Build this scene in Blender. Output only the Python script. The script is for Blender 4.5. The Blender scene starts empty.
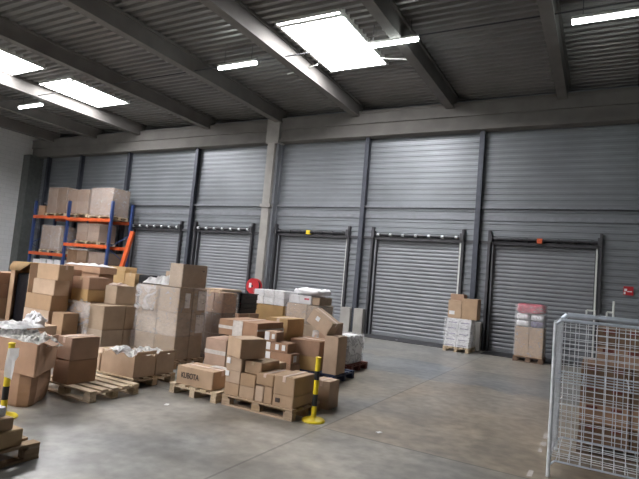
import bpy, bmesh, math, random
from mathutils import Vector, Matrix, noise
S = bpy.context.scene
COL = S.collection
rnd = random.Random(7)

# ------------------------------------------------------------------ materials
def new_mat(name):
    m = bpy.data.materials.new(name); m.use_nodes = True
    nt = m.node_tree; b = nt.nodes['Principled BSDF']
    return m, nt, b
def mat(name, col, rough=.6, metal=0., var=.12, scale=6., bump=0., bscale=40., objvar=0., stretch=(1,1,1), detail=4., spec=None):
    """noise-mottled principled surface"""
    m, nt, b = new_mat(name); N = nt.nodes; L = nt.links
    tc = N.new('ShaderNodeTexCoord'); mp = N.new('ShaderNodeMapping'); mp.inputs['Scale'].default_value = stretch
    L.new(tc.outputs['Object'], mp.inputs['Vector'])
    nz = N.new('ShaderNodeTexNoise'); nz.inputs['Scale'].default_value = scale; nz.inputs['Detail'].default_value = detail
    L.new(mp.outputs['Vector'], nz.inputs['Vector'])
    cr = N.new('ShaderNodeValToRGB')
    lo = [max(0, c*(1-var)) for c in col]; hi = [min(1, c*(1+var)) for c in col]
    cr.color_ramp.elements[0].color = (*lo, 1); cr.color_ramp.elements[1].color = (*hi, 1)
    cr.color_ramp.elements[0].position = .3; cr.color_ramp.elements[1].position = .7
    L.new(nz.outputs['Fac'], cr.inputs['Fac'])
    out = cr.outputs['Color']
    if objvar:
        oi = N.new('ShaderNodeObjectInfo'); hs = N.new('ShaderNodeHueSaturation')
        mr = N.new('ShaderNodeMapRange'); mr.inputs['To Min'].default_value = 1-objvar; mr.inputs['To Max'].default_value = 1+objvar
        L.new(oi.outputs['Random'], mr.inputs['Value']); L.new(mr.outputs['Result'], hs.inputs['Value'])
        mr2 = N.new('ShaderNodeMapRange'); mr2.inputs['To Min'].default_value = 1.1; mr2.inputs['To Max'].default_value = .8
        L.new(oi.outputs['Random'], mr2.inputs['Value']); L.new(mr2.outputs['Result'], hs.inputs['Saturation'])
        L.new(out, hs.inputs['Color']); out = hs.outputs['Color']
    L.new(out, b.inputs['Base Color'])
    b.inputs['Roughness'].default_value = rough; b.inputs['Metallic'].default_value = metal
    if spec is not None: b.inputs['Specular IOR Level'].default_value = spec
    if bump:
        n2 = N.new('ShaderNodeTexNoise'); n2.inputs['Scale'].default_value = bscale; n2.inputs['Detail'].default_value = 3
        L.new(tc.outputs['Object'], n2.inputs['Vector'])
        bp = N.new('ShaderNodeBump'); bp.inputs['Strength'].default_value = bump; bp.inputs['Distance'].default_value = .01
        L.new(n2.outputs['Fac'], bp.inputs['Height']); L.new(bp.outputs['Normal'], b.inputs['Normal'])
    return m
def emit(name, col, s):
    m, nt, b = new_mat(name)
    b.inputs['Base Color'].default_value = (.8,.8,.8,1)
    b.inputs['Emission Color'].default_value = (*col,1); b.inputs['Emission Strength'].default_value = s
    return m
def film_mat(name, alpha, col=(.9,.9,.92), scale=9.):
    m, nt, b = new_mat(name); N = nt.nodes; L = nt.links
    tc = N.new('ShaderNodeTexCoord')
    nz = N.new('ShaderNodeTexNoise'); nz.inputs['Scale'].default_value = scale; nz.inputs['Detail'].default_value = 5; nz.inputs['Distortion'].default_value = 1.2
    mp = N.new('ShaderNodeMapping'); mp.inputs['Scale'].default_value = (1,1,1.6)
    L.new(tc.outputs['Object'], mp.inputs['Vector']); L.new(mp.outputs['Vector'], nz.inputs['Vector'])
    mr = N.new('ShaderNodeMapRange'); mr.inputs['From Min'].default_value=.35; mr.inputs['From Max'].default_value=.72
    mr.inputs['To Min'].default_value = alpha*.55; mr.inputs['To Max'].default_value = min(1,alpha*1.5)
    L.new(nz.outputs['Fac'], mr.inputs['Value']); L.new(mr.outputs['Result'], b.inputs['Alpha'])
    b.inputs['Base Color'].default_value = (*col,1); b.inputs['Roughness'].default_value = .16
    bp = N.new('ShaderNodeBump'); bp.inputs['Strength'].default_value = .8; bp.inputs['Distance'].default_value = .03
    L.new(nz.outputs['Fac'], bp.inputs['Height']); L.new(bp.outputs['Normal'], b.inputs['Normal'])
    return m

M = {}
M['card']   = mat('cardboard', (.43,.295,.19), .78, var=.10, scale=5, bump=.15, bscale=14, objvar=.13)
M['cardG']  = mat('cardboard_grey', (.39,.295,.21), .8, var=.10, scale=5, bump=.15, bscale=14, objvar=.12)
M['cardR']  = mat('cardboard_red', (.38,.235,.155), .8, var=.12, scale=5, bump=.15, bscale=14, objvar=.12)
M['cardY']  = mat('cardboard_yellow', (.45,.30,.145), .75, var=.10, scale=5, bump=.15, bscale=14, objvar=.1)
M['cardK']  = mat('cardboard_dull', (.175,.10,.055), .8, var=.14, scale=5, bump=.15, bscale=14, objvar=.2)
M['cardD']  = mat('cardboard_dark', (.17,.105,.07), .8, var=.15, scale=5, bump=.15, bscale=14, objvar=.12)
M['white_carton'] = mat('white_carton', (.66,.66,.68), .55, var=.10, scale=9, bump=.2, bscale=18, objvar=.08)
M['tape']   = mat('packing_tape', (.50,.38,.25), .25, var=.08, scale=8)
M['pinktape'] = mat('pale_tape', (.62,.48,.40), .3, var=.08, scale=8)
M['cleartape'] = mat('clear_tape', (.62,.58,.55), .2, var=.1, scale=20)
M['paper']  = mat('white_paper', (.75,.75,.76), .6, var=.05, scale=12)
M['ink']    = mat('dark_ink', (.06,.042,.035), .7, var=.1)
M['wood']   = mat('pale_pine', (.50,.39,.26), .75, var=.22, scale=3, stretch=(2,14,14), bump=.2, bscale=30, objvar=.12)
M['wood2']  = mat('worn_wood', (.36,.25,.155), .8, var=.25, scale=3, stretch=(2,14,14), bump=.2, bscale=30, objvar=.12)
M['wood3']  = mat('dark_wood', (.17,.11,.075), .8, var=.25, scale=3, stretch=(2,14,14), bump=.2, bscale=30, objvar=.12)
M['bluewood'] = mat('blue_paint', (.022,.035,.085), .6, var=.25, scale=8)
M['redwood'] = mat('red_paint_wood', (.20,.06,.045), .7, var=.25, scale=8)
M['steel']  = mat('dark_steel', (.055,.055,.062), .5, metal=.3, var=.2, scale=5)
M['galv']   = mat('galvanised_wire', (.60,.63,.67), .4, metal=.1, var=.15, scale=14)
M['galvD']  = mat('galvanised_rail', (.50,.56,.64), .4, metal=.5, var=.15, scale=10)
M['orange'] = mat('orange_paint', (.50,.085,.02), .45, var=.15, scale=6)
M['blue']   = mat('blue_paint_steel', (.02,.04,.13), .45, var=.15, scale=6)
M['yellow'] = mat('yellow_plastic', (.78,.60,.02), .4, var=.08, scale=6)
M['black']  = mat('black_plastic', (.012,.012,.014), .45, var=.2, scale=8)
M['blackbag'] = mat('black_film', (.010,.010,.013), .3, var=.3, scale=6, bump=.5, bscale=8)
M['red']    = mat('red_paint', (.42,.018,.025), .35, var=.15, scale=6)
M['pink']   = mat('pink_film', (.50,.10,.14), .3, var=.35, scale=9, bump=.6, bscale=12)
M['violet'] = mat('violet_bags', (.17,.15,.25), .4, var=.5, scale=14, bump=.5, bscale=14)
M['crumple'] = mat('white_crumpled_film', (.78,.78,.79), .28, var=.12, scale=10, bump=.5, bscale=14)
M['bag']    = mat('white_bag', (.72,.72,.75), .45, var=.08, scale=8, bump=.4, bscale=10)
M['trash']  = mat('shredded_paper', (.78,.77,.75), .6, var=.28, scale=22)
M['film']   = film_mat('stretch_film', .22)
M['filmthin'] = film_mat('stretch_film_thin', .10)
M['filmW']  = film_mat('stretch_film_white', .34, scale=3.5)
M['tube']   = emit('fluorescent_tube', (.92,1.,.97), 9.)
M['sky']    = emit('daylight_pane', (1.,.985,.99), 14.)
M['white_metal'] = mat('white_metal', (.6,.62,.6), .4, var=.05)
M['conc']   = mat('precast_concrete', (.22,.235,.215), .85, var=.14, scale=2.2, bump=.25, bscale=20)
M['concL']  = mat('pale_concrete', (.30,.29,.275), .85, var=.14, scale=2.5, bump=.25, bscale=20)
M['beam']   = mat('beam_concrete', (.145,.138,.13), .85, var=.12, scale=2.0, bump=.25, bscale=20)
M['deck']   = mat('roof_deck_steel', (.21,.205,.20), .42, metal=.4, var=.12, scale=.8)
M['clad']   = mat('cladding_steel', (.19,.205,.225), .42, metal=.35, var=.12, scale=.7, bump=.03, bscale=3)
M['shutter'] = mat('shutter_steel', (.195,.205,.225), .5, metal=.25, var=.10, scale=.9)
M['rail']   = mat('wall_rail_steel', (.20,.21,.235), .5, metal=.4, var=.1)
M['corner'] = mat('corner_steel', (.10,.108,.105), .6, var=.15)
M['post']   = mat('post_steel', (.06,.066,.085), .5, metal=.4, var=.15)

def block_mat():
    m, nt, b = new_mat('block_wall'); N = nt.nodes; L = nt.links
    tc = N.new('ShaderNodeTexCoord'); sx = N.new('ShaderNodeSeparateXYZ'); cb = N.new('ShaderNodeCombineXYZ')
    L.new(tc.outputs['Object'], sx.inputs[0]); L.new(sx.outputs['Y'], cb.inputs['X']); L.new(sx.outputs['Z'], cb.inputs['Y'])
    br = N.new('ShaderNodeTexBrick'); br.inputs['Scale'].default_value = 1.; br.inputs['Brick Width'].default_value=.45; br.inputs['Row Height'].default_value=.2
    br.inputs['Mortar Size'].default_value=.006
    br.inputs['Color1'].default_value=(.62,.63,.64,1); br.inputs['Color2'].default_value=(.58,.59,.60,1); br.inputs['Mortar'].default_value=(.48,.49,.50,1)
    L.new(cb.outputs[0], br.inputs['Vector']); L.new(br.outputs['Color'], b.inputs['Base Color']); b.inputs['Roughness'].default_value=.85
    return m
M['block'] = block_mat()

def floor_mat():
    m, nt, b = new_mat('concrete_floor'); N = nt.nodes; L = nt.links
    tc = N.new('ShaderNodeTexCoord')
    def nz(scale, det=6, dist=0.):
        n = N.new('ShaderNodeTexNoise'); n.inputs['Scale'].default_value=scale; n.inputs['Detail'].default_value=det; n.inputs['Distortion'].default_value=dist
        L.new(tc.outputs['Object'], n.inputs['Vector']); return n
    big = nz(.35, 3, .6); mid = nz(1.3, 9, .5); fine = nz(7, 8)
    r1 = N.new('ShaderNodeValToRGB'); e = r1.color_ramp.elements
    e[0].position=.32; e[0].color=(.305,.28,.24,1); e[1].position=.68; e[1].color=(.36,.29,.205,1)
    L.new(big.outputs['Fac'], r1.inputs['Fac'])
    def mix(kind, a, bb, fac):
        x = N.new('ShaderNodeMixRGB'); x.blend_type=kind
        if isinstance(fac,(int,float)): x.inputs['Fac'].default_value=fac
        else: L.new(fac, x.inputs['Fac'])
        for i,v in ((1,a),(2,bb)):
            if isinstance(v,tuple): x.inputs[i].default_value=v
            else: L.new(v, x.inputs[i])
        return x.outputs[0]
    r2 = N.new('ShaderNodeValToRGB'); r2.color_ramp.elements[0].position=.28; r2.color_ramp.elements[0].color=(.50,.50,.52,1); r2.color_ramp.elements[1].position=.68; r2.color_ramp.elements[1].color=(1.12,1.12,1.12,1)
    L.new(mid.outputs['Fac'], r2.inputs['Fac'])
    c = mix('MULTIPLY', r1.outputs['Color'], r2.outputs['Color'], .85)
    r3 = N.new('ShaderNodeValToRGB'); r3.color_ramp.elements[0].position=.3; r3.color_ramp.elements[0].color=(.62,.62,.63,1); r3.color_ramp.elements[1].position=.7; r3.color_ramp.elements[1].color=(1.15,1.15,1.15,1)
    L.new(fine.outputs['Fac'], r3.inputs['Fac'])
    c = mix('MULTIPLY', c, r3.outputs['Color'], .8)
    # two different pours: the strip along the docks is greyer
    sp = N.new('ShaderNodeSeparateXYZ'); L.new(tc.outputs['Object'], sp.inputs[0])
    def math_(op, a, bb=None, cl=False):
        x = N.new('ShaderNodeMath'); x.operation=op; x.use_clamp=cl
        for i,v in ((0,a),(1,bb)):
            if v is None: continue
            if isinstance(v,(int,float)): x.inputs[i].default_value=v
            else: L.new(v, x.inputs[i])
        return x.outputs[0]
    def band(axis, c0, w):
        d = math_('ABSOLUTE', math_('SUBTRACT', sp.outputs[axis], c0))
        return math_('LESS_THAN', d, w)
    wob = math_('MULTIPLY', math_('SUBTRACT', mid.outputs['Fac'], .5), 1.2)
    yy = math_('ADD', sp.outputs['Y'], wob)
    strip = math_('MULTIPLY', math_('GREATER_THAN', yy, -6.1), math_('LESS_THAN', yy, -4.2))
    c = mix('MULTIPLY', c, (.74,.84,1.0,1), math_('MULTIPLY', strip, .9))
    near = math_('MAXIMUM', math_('LESS_THAN', sp.outputs['Y'], -10.2), math_('LESS_THAN', sp.outputs['X'], -2.6))
    near = math_('MAXIMUM', near, math_('MULTIPLY', math_('GREATER_THAN', yy, -4.2), .7))
    c = mix('MIX', c, mix('MULTIPLY', c, (.93,1.03,1.17,1), 1.), near)
    j = math_('MAXIMUM', band('X', -2.6, .012), math_('MAXIMUM', band('X', -8.6, .012), math_('MAXIMUM', band('X', 3.4, .012),
        math_('MAXIMUM', band('Y', -10.2, .013), math_('MAXIMUM', band('Y', -4.2, .018), band('Y', -6.05, .008))))))
    c = mix('MULTIPLY', c, (.50,.50,.52,1), math_('MULTIPLY', j, .85))
    L.new(c, b.inputs['Base Color'])
    rr = N.new('ShaderNodeMapRange'); rr.inputs['To Min'].default_value=.29; rr.inputs['To Max'].default_value=.38
    L.new(mid.outputs['Fac'], rr.inputs['Value']); L.new(rr.outputs['Result'], b.inputs['Roughness'])
    bp = N.new('ShaderNodeBump'); bp.inputs['Strength'].default_value=.06; bp.inputs['Distance'].default_value=.01
    L.new(fine.outputs['Fac'], bp.inputs['Height']); L.new(bp.outputs['Normal'], b.inputs['Normal'])
    return m
M['floor'] = floor_mat()

# ------------------------------------------------------------------ object helpers
def link(name, bm, m, parent=None, loc=(0,0,0), rot=(0,0,0), smooth=False):
    me = bpy.data.meshes.new(name); bm.normal_update(); bm.to_mesh(me); bm.free()
    if smooth:
        for p in me.polygons: p.use_smooth = True
    if m is not None: me.materials.append(M[m] if isinstance(m,str) else m)
    o = bpy.data.objects.new(name, me); COL.objects.link(o)
    o.location = loc; o.rotation_euler = rot
    if parent: o.parent = parent
    return o
def empty(name, loc=(0,0,0), rotz=0):
    o = bpy.data.objects.new(name, None); COL.objects.link(o); o.location = loc; o.rotation_euler = (0,0,rotz)
    o.empty_display_size = .1
    return o
def tag(o, label, cat, group=None, kind=None):
    o['label'] = label; o['category'] = cat
    if group: o['group'] = group
    if kind: o['kind'] = kind
    return o
def struct(name, bm, m, parent=None, label=None):
    o = link(name, bm, m, parent)
    if not parent: o['kind'] = 'structure'
    if label: o['label'] = label
    return o
def bx(bm, x0,x1,y0,y1,z0,z1, bev=0.):
    r = bmesh.ops.create_cube(bm, size=1)
    vs = r['verts']
    for v in vs:
        v.co = Vector(((x0+x1)/2+v.co.x*(x1-x0), (y0+y1)/2+v.co.y*(y1-y0), (z0+z1)/2+v.co.z*(z1-z0)))
    if bev:
        es = {e for v in vs for e in v.link_edges}
        bmesh.ops.bevel(bm, geom=list(es), offset=bev, segments=2, affect='EDGES', profile=.6)
    return vs
def box_bm(*a, bev=0.):
    bm = bmesh.new(); bx(bm, *a, bev=bev); return bm
def rod(bm, p, q, r, seg=8):
    p = Vector(p); q = Vector(q); d = q-p
    mt = Matrix.Translation((p+q)/2) @ d.to_track_quat('Z','Y').to_matrix().to_4x4()
    bmesh.ops.create_cone(bm, cap_ends=True, segments=seg, radius1=r, radius2=r, depth=d.length, matrix=mt)
def lathe(bm, prof, seg=24, c=(0,0), axis='z'):
    rings = []
    for r, z in prof:
        ring = []
        for i in range(seg):
            a = 2*math.pi*i/seg
            ring.append(bm.verts.new((c[0]+r*math.cos(a), c[1]+r*math.sin(a), z)))
        rings.append(ring)
    for a, b in zip(rings, rings[1:]):
        for i in range(seg):
            bm.faces.new((a[i], a[(i+1)%seg], b[(i+1)%seg], b[i]))
    bm.faces.new(list(reversed(rings[0]))); bm.faces.new(rings[-1])
def extrude_x(bm, prof, x0, x1):
    a = [bm.verts.new((x0,y,z)) for y,z in prof]; b = [bm.verts.new((x1,y,z)) for y,z in prof]
    for i in range(len(prof)-1):
        bm.faces.new((a[i], b[i], b[i+1], a[i+1]))
def copy_tree(o, parent=None):
    c = o.copy(); COL.objects.link(c); c.parent = parent
    for ch in o.children: copy_tree(ch, c)
    return c

# ------------------------------------------------------------------ setting
XL, XR, YF, ZD = -25.1, 9.0, -34.0, 7.46
bm = bmesh.new(); bx(bm, XL-.3, XR+.3, YF-.3, .6, -.2, 0); struct('floor', bm, 'floor')

# back wall: ribbed cladding with five dock openings
DOORS = [(-17.70,-14.80),(-14.05,-11.28),(-10.25,-7.35),(-6.50,-3.62),(-2.87,-.05)]
ZH = 3.06
def ribs(z0, z1, pitch=.175, d=.020, y=0.):
    pr = []; z = z0
    while z < z1-1e-6:
        for f, dy in ((0,0),(.30,0),(.42,-d),(.80,-d),(.92,0)):
            if z+f*pitch <= z1: pr.append((y+dy, z+f*pitch))
        z += pitch
    pr.append((y, z1)); return pr
bm = bmesh.new()
extrude_x(bm, ribs(ZH+.14, 6.5), XL, XR)
edges = [XL]+[v for d in DOORS for v in d]+[XR]
for i in range(0, len(edges), 2):
    extrude_x(bm, ribs(0, ZH+.14), edges[i], edges[i+1])
bx(bm, XL, XR, .30, .42, 0, 7.6)
wall = struct('wall_back', bm, 'clad')

bm = bmesh.new(); bx(bm, XL-.25, XL, YF, .4, 0, 7.9); struct('wall_left', bm, 'block')
bm = bmesh.new(); bx(bm, XR, XR+.25, YF, .4, 0, 7.9); struct('wall_right', bm, 'clad')
bm = bmesh.new(); bx(bm, XL-.25, XR+.25, YF-.25, YF, 0, 7.9); struct('wall_front', bm, 'block')
# ribbed roof deck
bm = bmesh.new(); pr = []
y = YF
while y < .3:
    for f, dz in ((0,.02),(.50,.02),(.58,-.05),(.92,-.05)): pr.append((y+f*.235, ZD+.10+dz))
    y += .235
pr.append((.4, ZD+.10)); extrude_x(bm, pr, XL-.2, XR+.2)
bx(bm, XL-.3, XR+.3, YF-.3, .6, ZD+.16, ZD+.26)
struct('ceiling', bm, 'deck')
# purlins running from the eaves beam into the hall
PX = [-23.5,-20.4,-17.60,-13.72,-10.36,-7.34,-4.21,-1.13,2.0,5.2,8.3]
for i, x in enumerate(PX):
    bm = bmesh.new()
    vs = bx(bm, x-.14, x+.14, YF, -.1, ZD-.38, ZD+.07)
    for v in vs:
        if v.co.z < ZD-.2: v.co.x = x+(v.co.x-x)*.72
    bx(bm, x-.18, x+.18, YF, -.1, ZD-.01, ZD+.07); bx(bm, x-.125, x+.125, YF, -.1, ZD-.40, ZD-.35)
    struct('trim_%d' % (i+1), bm, 'beam')
# eaves beam, stepped
bm = bmesh.new()
bx(bm, XL, XR, -.34, .2, 6.80, 7.18); bx(bm, XL, XR, -.28, .2, 6.42, 6.80); bx(bm, XL, XR, -.38, .2, 6.36, 6.46)
bx(bm, XL, XR, -.36, .2, 7.14, 7.22)
struct('trim_20', bm, 'beam')
# concrete column with steel angle beside it
bm = bmesh.new(); bx(bm, -10.74,-10.44,-.42,.1,0,6.42); bx(bm,-10.82,-10.28,-.44,.1,6.3,7.2); bx(bm,-10.80,-10.36,-.46,-.2,3.98,4.10)
struct('trim_21', bm, 'concL')
bm = bmesh.new(); bx(bm, -10.43,-10.33,-.30,.05,0,6.42); bx(bm,-10.33,-10.29,-.12,.05,0,6.42)
struct('trim_22', bm, 'rail')
for i, x in enumerate([-23.9,-21.4,-18.2,-14.28,-6.90,-3.23,3.6]):
    bm = bmesh.new(); bx(bm, x-.07,x+.07,-.22,-.20,0,6.4); bx(bm, x-.07,x+.07,-.06,-.04,0,6.4); bx(bm, x-.02,x+.02,-.2,-.05,0,6.4)
    struct('trim_%d' % (23+i), bm, 'post')
# dark corner column at the block wall
bm = bmesh.new(); bx(bm, XL, XL+.55, -.7, 0, 0, 6.4); struct('trim_31', bm, 'corner')
# horizontal wall rail with flat band below
bm = bmesh.new(); bx(bm, XL, XR, -.12, 0, 4.06, 4.13); bx(bm, XL, XR, -.05, 0, 3.72, 3.84); struct('trim_32', bm, 'rail')
# concrete stub walls beside the door jambs
for i,(a,b) in enumerate([(-14.8,-14.35),(-14.2,-14.06),(-7.32,-6.97),(-6.84,-6.53),(-3.55,-3.3),(-3.15,-2.92)]):
    bm = bmesh.new(); bx(bm, a,b,-.34,.05,0,.78,bev=.015); struct('trim_%d' % (40+i), bm, 'concL')
# lintel channel linking the doors
bm = bmesh.new()
for a,b in zip(DOORS, DOORS[1:]):
    bx(bm, a[1], b[0], -.07, 0, ZH-.02, ZH+.06)
struct('trim_33', bm, 'steel')
# roller doors
for k,(a,b) in enumerate(DOORS):
    root = empty('door_%d' % (k+1), ((a+b)/2, 0, 0)); root['kind'] = 'structure'
    hw = (b-a)/2
    bm = bmesh.new(); pr=[]; z=.04; p=.115
    while z < ZH:
        for f,dy in ((0,.11),(.15,.10),(.35,.093),(.6,.093),(.8,.10),(.93,.11)): pr.append((dy, z+f*p))
        z += p
    extrude_x(bm, pr, -hw+.05, hw-.05); bx(bm,-hw+.05,hw-.05,.07,.14,.0,.07)
    link('shutter_curtain', bm, 'shutter', root, smooth=False)
    for s in (-1,1):
        bm = bmesh.new()
        bx(bm, s*hw-.035, s*hw+.035, -.14, .1, 0, ZH+.36); bx(bm, s*(hw-.10)-.03, s*(hw-.10)+.03, .0, .08, 0, ZH)
        link('guide_track', bm, 'steel', root)
        bm = bmesh.new(); bx(bm, s*(hw-.09)-.022, s*(hw-.09)+.022, -.03, .01, 0, ZH); link('jamb_strip', bm, 'white_metal' if s>0 else 'rail', root)
    bm = bmesh.new()
    rod(bm, (-hw,-.12,ZH+.13), (hw,-.12,ZH+.13), .022 if k==3 else .035); bx(bm,-hw,hw,-.06,.1,ZH-.03,ZH+.06)
    for s in (-1,1): bx(bm, s*(hw-.03)-.05, s*(hw-.03)+.05, -.2, -.02, ZH+.02, ZH+.24)
    link('spring_shaft', bm, 'steel', root)
    n = 7
    for i in range(n):
        x = -hw+.2+(2*hw-.4)*i/(n-1)
        bm = bmesh.new(); rod(bm,(x-.035,-.13,ZH+.12),(x+.035,-.13,ZH+.12),.055,12)
        link('shaft_bearing', bm, 'galv' if k in(0,1,3) else 'steel', root)
    if k in (2,4):
        bm = bmesh.new(); bx(bm,-.14,.0,-.2,-.06,ZH+.03,ZH+.17,bev=.01); link('gear_housing', bm, 'orange' if k==4 else 'yellow', root)
# dock leveller plates
for k,(a,b) in enumerate(DOORS):
    bm = bmesh.new(); bx(bm,a+.12,b-.12,-.95,.06,0,.012); bx(bm,a+.12,b-.12,-.97,-.93,0,.016)
    o = struct('trim_%d'%(50+k), bm, 'steel')
# skylights; unseen rows behind the camera are added as light sources
SKY = [(-6.90,-5.26,-5.65,-3.04),(-17.28,-15.62,-4.85,-2.68),(-17.6,-15.70,-8.4,-5.92)]
for yy in (-13.5,-19.5,-25.5,-31.):
    for xx in (-15.6,-8.9):
        SKY.append((xx-.85,xx+.85,yy-1.3,yy+1.3))
for i,(a,b,c,d) in enumerate(SKY):
    r = empty('window_%d'%(i+1), ((a+b)/2,(c+d)/2,ZD)); r['kind']='structure'
    w,h=(b-a)/2,(d-c)/2
    bm=bmesh.new(); bx(bm,-w,w,-h,h,.0,.03); link('skylight_glow_panel', bm, 'sky', r)
    bm=bmesh.new(); bx(bm,-w,w,-h-.20,-h-.12,.0,.03); link('skylight_glow_panel', bm, 'sky', r)  # emissive strip: brightness of the daylit upstand made to glow
    bm=bmesh.new()
    for s in (-1,1):
        bx(bm,s*(w+.03)-.03,s*(w+.03)+.03,-h-.2,h+.06,-.012,.13); bx(bm,-w,w,s*(h+.03)-.03,s*(h+.03)+.03,-.012,.13)
    bx(bm,-w,w,-h-.23,-h-.2,-.012,.13); bx(bm,-w,w,-h-.12,-h-.07,-.012,.13)
    link('window_frame', bm, 'white_metal', r)

# ------------------------------------------------------------------ tubes and conduits
def tube(x0,x1,y,label):
    r = empty('ceiling_lamp', ((x0+x1)/2,y,7.0)); tag(r,label,'lamp','fluorescent lamps under the roof')
    hw=(x1-x0)/2
    bm=bmesh.new(); bx(bm,-hw,hw,-.06,.06,.03,.09,bev=.01); link('lamp_housing',bm,'white_metal',r)
    bm=bmesh.new(); rod(bm,(-hw+.02,0,0),(hw-.02,0,0),.05,12); link('lamp_tube',bm,'tube',r)
    for s in (-1,1):
        bm=bmesh.new(); rod(bm,(s*hw*.7,0,.09),(s*hw*.7,0,.5),.008,6); link('suspension_rod',bm,'steel',r)
tube(-9.25,-7.98,-5.05,'lone short tube lamp glowing in the roof bay left of the big skylight')
tube(-4.98,-3.70,-4.98,'tube lamp crossing the right edge of the big skylight')
tube(-.72,.62,-4.70,'tube lamp hung at the top right of the photo')
tube(-19.35,-17.95,-4.45,'yellowish tube lamp beside the far left skylights')
bm=bmesh.new(); rod(bm,(XL,-4.9,7.12),(XR,-4.9,7.12),.018,6)
tag(link('lamp_conduit',bm,'steel'),'thin dark conduit running across the purlins beside the tube lamps','conduit')
bm=bmesh.new(); rod(bm,(-7.9,-3.75,7.2),(-6.95,-3.75,7.36),.02,6); rod(bm,(-5.2,-3.6,7.36),(-4.3,-3.6,7.2),.02,6)
struct('trim_60',bm,'white_metal')
# ventilation fan high on the left wall
r=empty('wall_fan',(XL+.02,-3.2,7.05)); tag(r,'round grey wall fan high in the far left corner','fan')
bm=bmesh.new(); 
for i in range(28):
    a0,a1=2*math.pi*i/28,2*math.pi*(i+1)/28
    rod(bm,(.12,.4*math.cos(a0),.4*math.sin(a0)),(.12,.4*math.cos(a1),.4*math.sin(a1)),.04,6)
rod(bm,(0,0,0),(.1,0,0),.4,24); link('fan_housing',bm,'rail',r)
for i in range(4):
    a=math.pi/2*i+.4; bm=bmesh.new(); vs=bx(bm,.13,.15,.05,.34,-.07,.07)
    bmesh.ops.rotate(bm,verts=bm.verts,cent=(0,0,0),matrix=Matrix.Rotation(a,3,'X')); link('fan_blade',bm,'galv',r)
bm=bmesh.new(); rod(bm,(.1,0,0),(.2,0,0),.07,12); link('fan_hub',bm,'galv',r)

# ------------------------------------------------------------------ pallets
PW, PL, PH = .74, 1.06, .125
def make_pallet(L, W, m):
    r = empty('wooden_pallet')
    n = 5; bw = .095
    for i in range(n):
        y = -W/2+bw/2+(W-bw)*i/(n-1)
        link('deck_board', box_bm(-L/2,L/2,y-bw/2,y+bw/2,PH-.02,PH,bev=.003), m, r)
    for x in (-L/2+.05,0,L/2-.05):
        link('cross_board', box_bm(x-.045,x+.045,-W/2,W/2,PH-.04,PH-.0205), m, r)
    for y in (-W/2+.045,0,W/2-.045):
        for x in (-L/2+.06,0,L/2-.06):
            link('block', box_bm(x-.06,x+.06,y-.04,y+.04,.019,PH-.041), m, r)
        link('bottom_board', box_bm(-L/2,L/2,y-.045,y+.045,0,.018), m, r)
    return r
_pal = {}
def pallet(x0,x1,y0,y1,label,m='wood2',z=0.,rot=0.,turn=False,group='wooden pallets on the floor'):
    Lx,Ly = x1-x0,y1-y0
    key=(round(Lx,2),round(Ly,2),m,turn)
    if turn: r = make_pallet(Ly,Lx,m)
    else: r = make_pallet(Lx,Ly,m)
    r.location=((x0+x1)/2,(y0+y1)/2,z); r.rotation_euler=(0,0,rot+(math.pi/2 if turn else 0))
    return tag(r,label,'pallet',group)

# ------------------------------------------------------------------ cartons
def carton(x0,x1,y0,y1,z0,z1,label,m='card',rot=0.,tape='x',tm='tape',group=None,decal=None,tilt=0.,gap=.003,cat='box'):
    w,d,h=(x1-x0)/2-gap,(y1-y0)/2-gap,(z1-z0)-.001
    bm=bmesh.new(); bx(bm,-w,w,-d,d,0,h)
    bmesh.ops.subdivide_edges(bm,edges=bm.edges[:],cuts=2,use_grid_fill=True)
    sx,sy=rnd.uniform(-.006,.004),rnd.uniform(-.006,.004)
    for v in bm.verts:
        fx=1-abs(v.co.x)/w; fy=1-abs(v.co.y)/d; t=v.co.z/h
        if .05<t<.95:
            if abs(abs(v.co.x)-w)<1e-4 and fy>.1: v.co.x*=1+sx/w
            if abs(abs(v.co.y)-d)<1e-4 and fx>.1: v.co.y*=1+sy/d
        if t>.99: v.co.z-=rnd.uniform(0,.004)+ (.004 if fx>.1 and fy>.1 else 0)
    be=[e for e in bm.edges if len(e.link_faces)==2 and e.calc_face_angle(0)>1.]
    bmesh.ops.bevel(bm,geom=be,offset=.006,segments=2,affect='EDGES')
    o=link('cardboard_box',bm,m,None,((x0+x1)/2,(y0+y1)/2,z0),(0,tilt,rot))
    tag(o,label,cat,group)
    if tape:
        bm=bmesh.new(); tw=min(.025,.15*min(w,d)); e=.0015; dr=min(.07,h*.3)
        if tape=='x':
            bx(bm,-w-e,w+e,-tw,tw,h-.004,h+e)
            for s in(-1,1): bx(bm,s*w-e-.003,s*w+e+.003,-tw,tw,h-dr,h)
        else:
            bx(bm,-tw,tw,-d-e,d+e,h-.004,h+e)
            for s in(-1,1): bx(bm,-tw,tw,s*d-e-.003,s*d+e+.003,h-dr,h)
        link('packing_tape',bm,tm,o)
    for dc in decal or []:
        face,u,v,a,b2=dc[:5]; mm=dc[5] if len(dc)>5 else 'paper'
        bm=bmesh.new(); e=.008
        U0,U1,V0,V1=u-a/2,u+a/2,v-b2/2,v+b2/2
        if face=='f': bx(bm,U0*2*w,U1*2*w,-d-e,-d+.004,V0*h,V1*h)
        elif face=='r': bx(bm,w-.004,w+e,U0*2*d,U1*2*d,V0*h,V1*h)
        else: bx(bm,U0*2*w,U1*2*w,V0*2*d,V1*2*d,h-.004,h+.004)
        p=link('printed_marking' if mm=='ink' else 'paper_label',bm,mm,o)
    return o
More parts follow.
